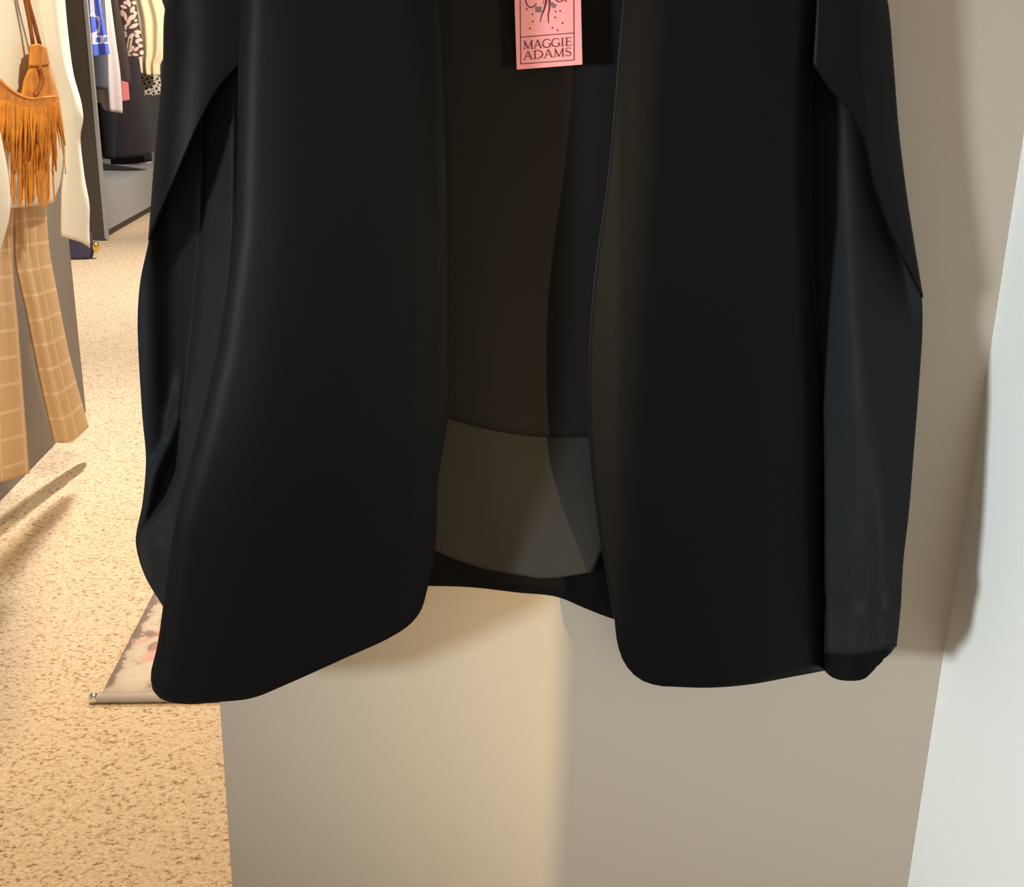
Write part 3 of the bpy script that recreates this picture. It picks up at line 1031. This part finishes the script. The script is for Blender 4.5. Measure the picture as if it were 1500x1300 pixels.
LV = [(455, 50, 22, 9, 20), (492, 22, 26, 11, 70), (535, 20, 16, 10, 10), (445, 95, 13, 18, 0), (468, 120, 10, 24, -10), (520, 70, 22, 11, -60), (540, 95, 14, 9, 30), (515, 128, 30, 12, -30), (492, 160, 12, 24, 20), (530, 190, 32, 10, -25), (560, 235, 22, 10, 10), (515, 262, 20, 10, -50),
      (555, 262, 16, 10, 30), (575, 292, 22, 9, 0), (555, 305, 14, 10, 60), (578, 335, 16, 10, 20), (590, 385, 15, 12, 0), (548, 360, 20, 9, -40), (465, 240, 14, 8, 30), (468, 265, 12, 8, -30), (510, 310, 6, 40, 12), (505, 370, 22, 9, -40), (490, 400, 20, 8, 20), (540, 400, 20, 8, 10), (500, 440, 16, 7, -30), (520, 345, 14, 8, 40), (470, 20, 14, 9, 0), (470, 200, 8, 16, 0), (485, 330, 5, 50, 8), (545, 150, 10, 8, 0),
      (470, -30, 22, 10, 20), (510, -40, 20, 10, -40), (480, -80, 22, 10, 40), (515, -100, 20, 10, 0)]
LV = [(90 + a / 5, b / 5, c_ / 5 * 1.3, d_ / 5 * 1.3, r_) for a, b, c_, d_, r_ in LV]
puff('body', [(158, -50), (172, -56), (192, -50)], [(183, 88), (196, 85), (211, 82)], [(158, -50), (168, 10), (176, 50), (183, 88)], [(192, -50), (199, 0), (205, 40), (209, 62), (211, 82)], y, 0.05,
     [M['leaf_dark'], M['leaf_pink']], g, 100, 260, pick=lambda x, yy: 1 if inside(LV, x, yy) else 0)
g, y = garment('blouse', 'black blouse with pale ring print under the butter-cream cardigan', 'blouse', 1.78)
RG = []
for j in range(-8, 3):
    for i in range(6):
        RG.append((204 + i * 7.4 + (j % 2) * 3.7 - j * 0.6, 121 + j * 7.0 + (i % 2) * 1.6))


def ring_pick(x, yy):
    for cx, cy in RG:
        d = math.hypot(x - cx, (yy - cy) * 0.95)
        if 2.1 < d < 3.9: return 1
    return 0


puff('body', [(186, 40), (205, 40), (218, 40)], [(204, 140), (222, 140), (239, 137)], [(186, 40), (196, 90), (204, 140)], [(218, 40), (231, 95), (239, 137)], y, 0.04, [M['ring_dark'], M['ring_pale']], g, 100, 180, pick=ring_pick)
puff('shoulder', [(180, -50), (196, -56), (210, -50)], [(186, 44), (205, 44), (218, 44)], [(180, -50), (186, 44)], [(206, -50), (218, 44)], y, 0.04, M['ring_dark'], g, 16, 16)
g, y = garment('cardigan', 'butter-cream knit cardigan at the far end of the wardrobe row', 'cardigan', 1.62)
puff('body', [(174, -50), (192, -56), (222, -50)], [(204, 106), (216, 110), (235, 110)], [(174, -50), (190, 20), (204, 106)],
     [(222, -50), (237, 0), (246, 30), (246, 50), (242, 80), (235, 95), (235, 110)], y, 0.06, M['butter'], g, 50, 50,
     folds=lambda u, v, x, yy: 0.017 * math.sin(u * 19 + v * 0.8))
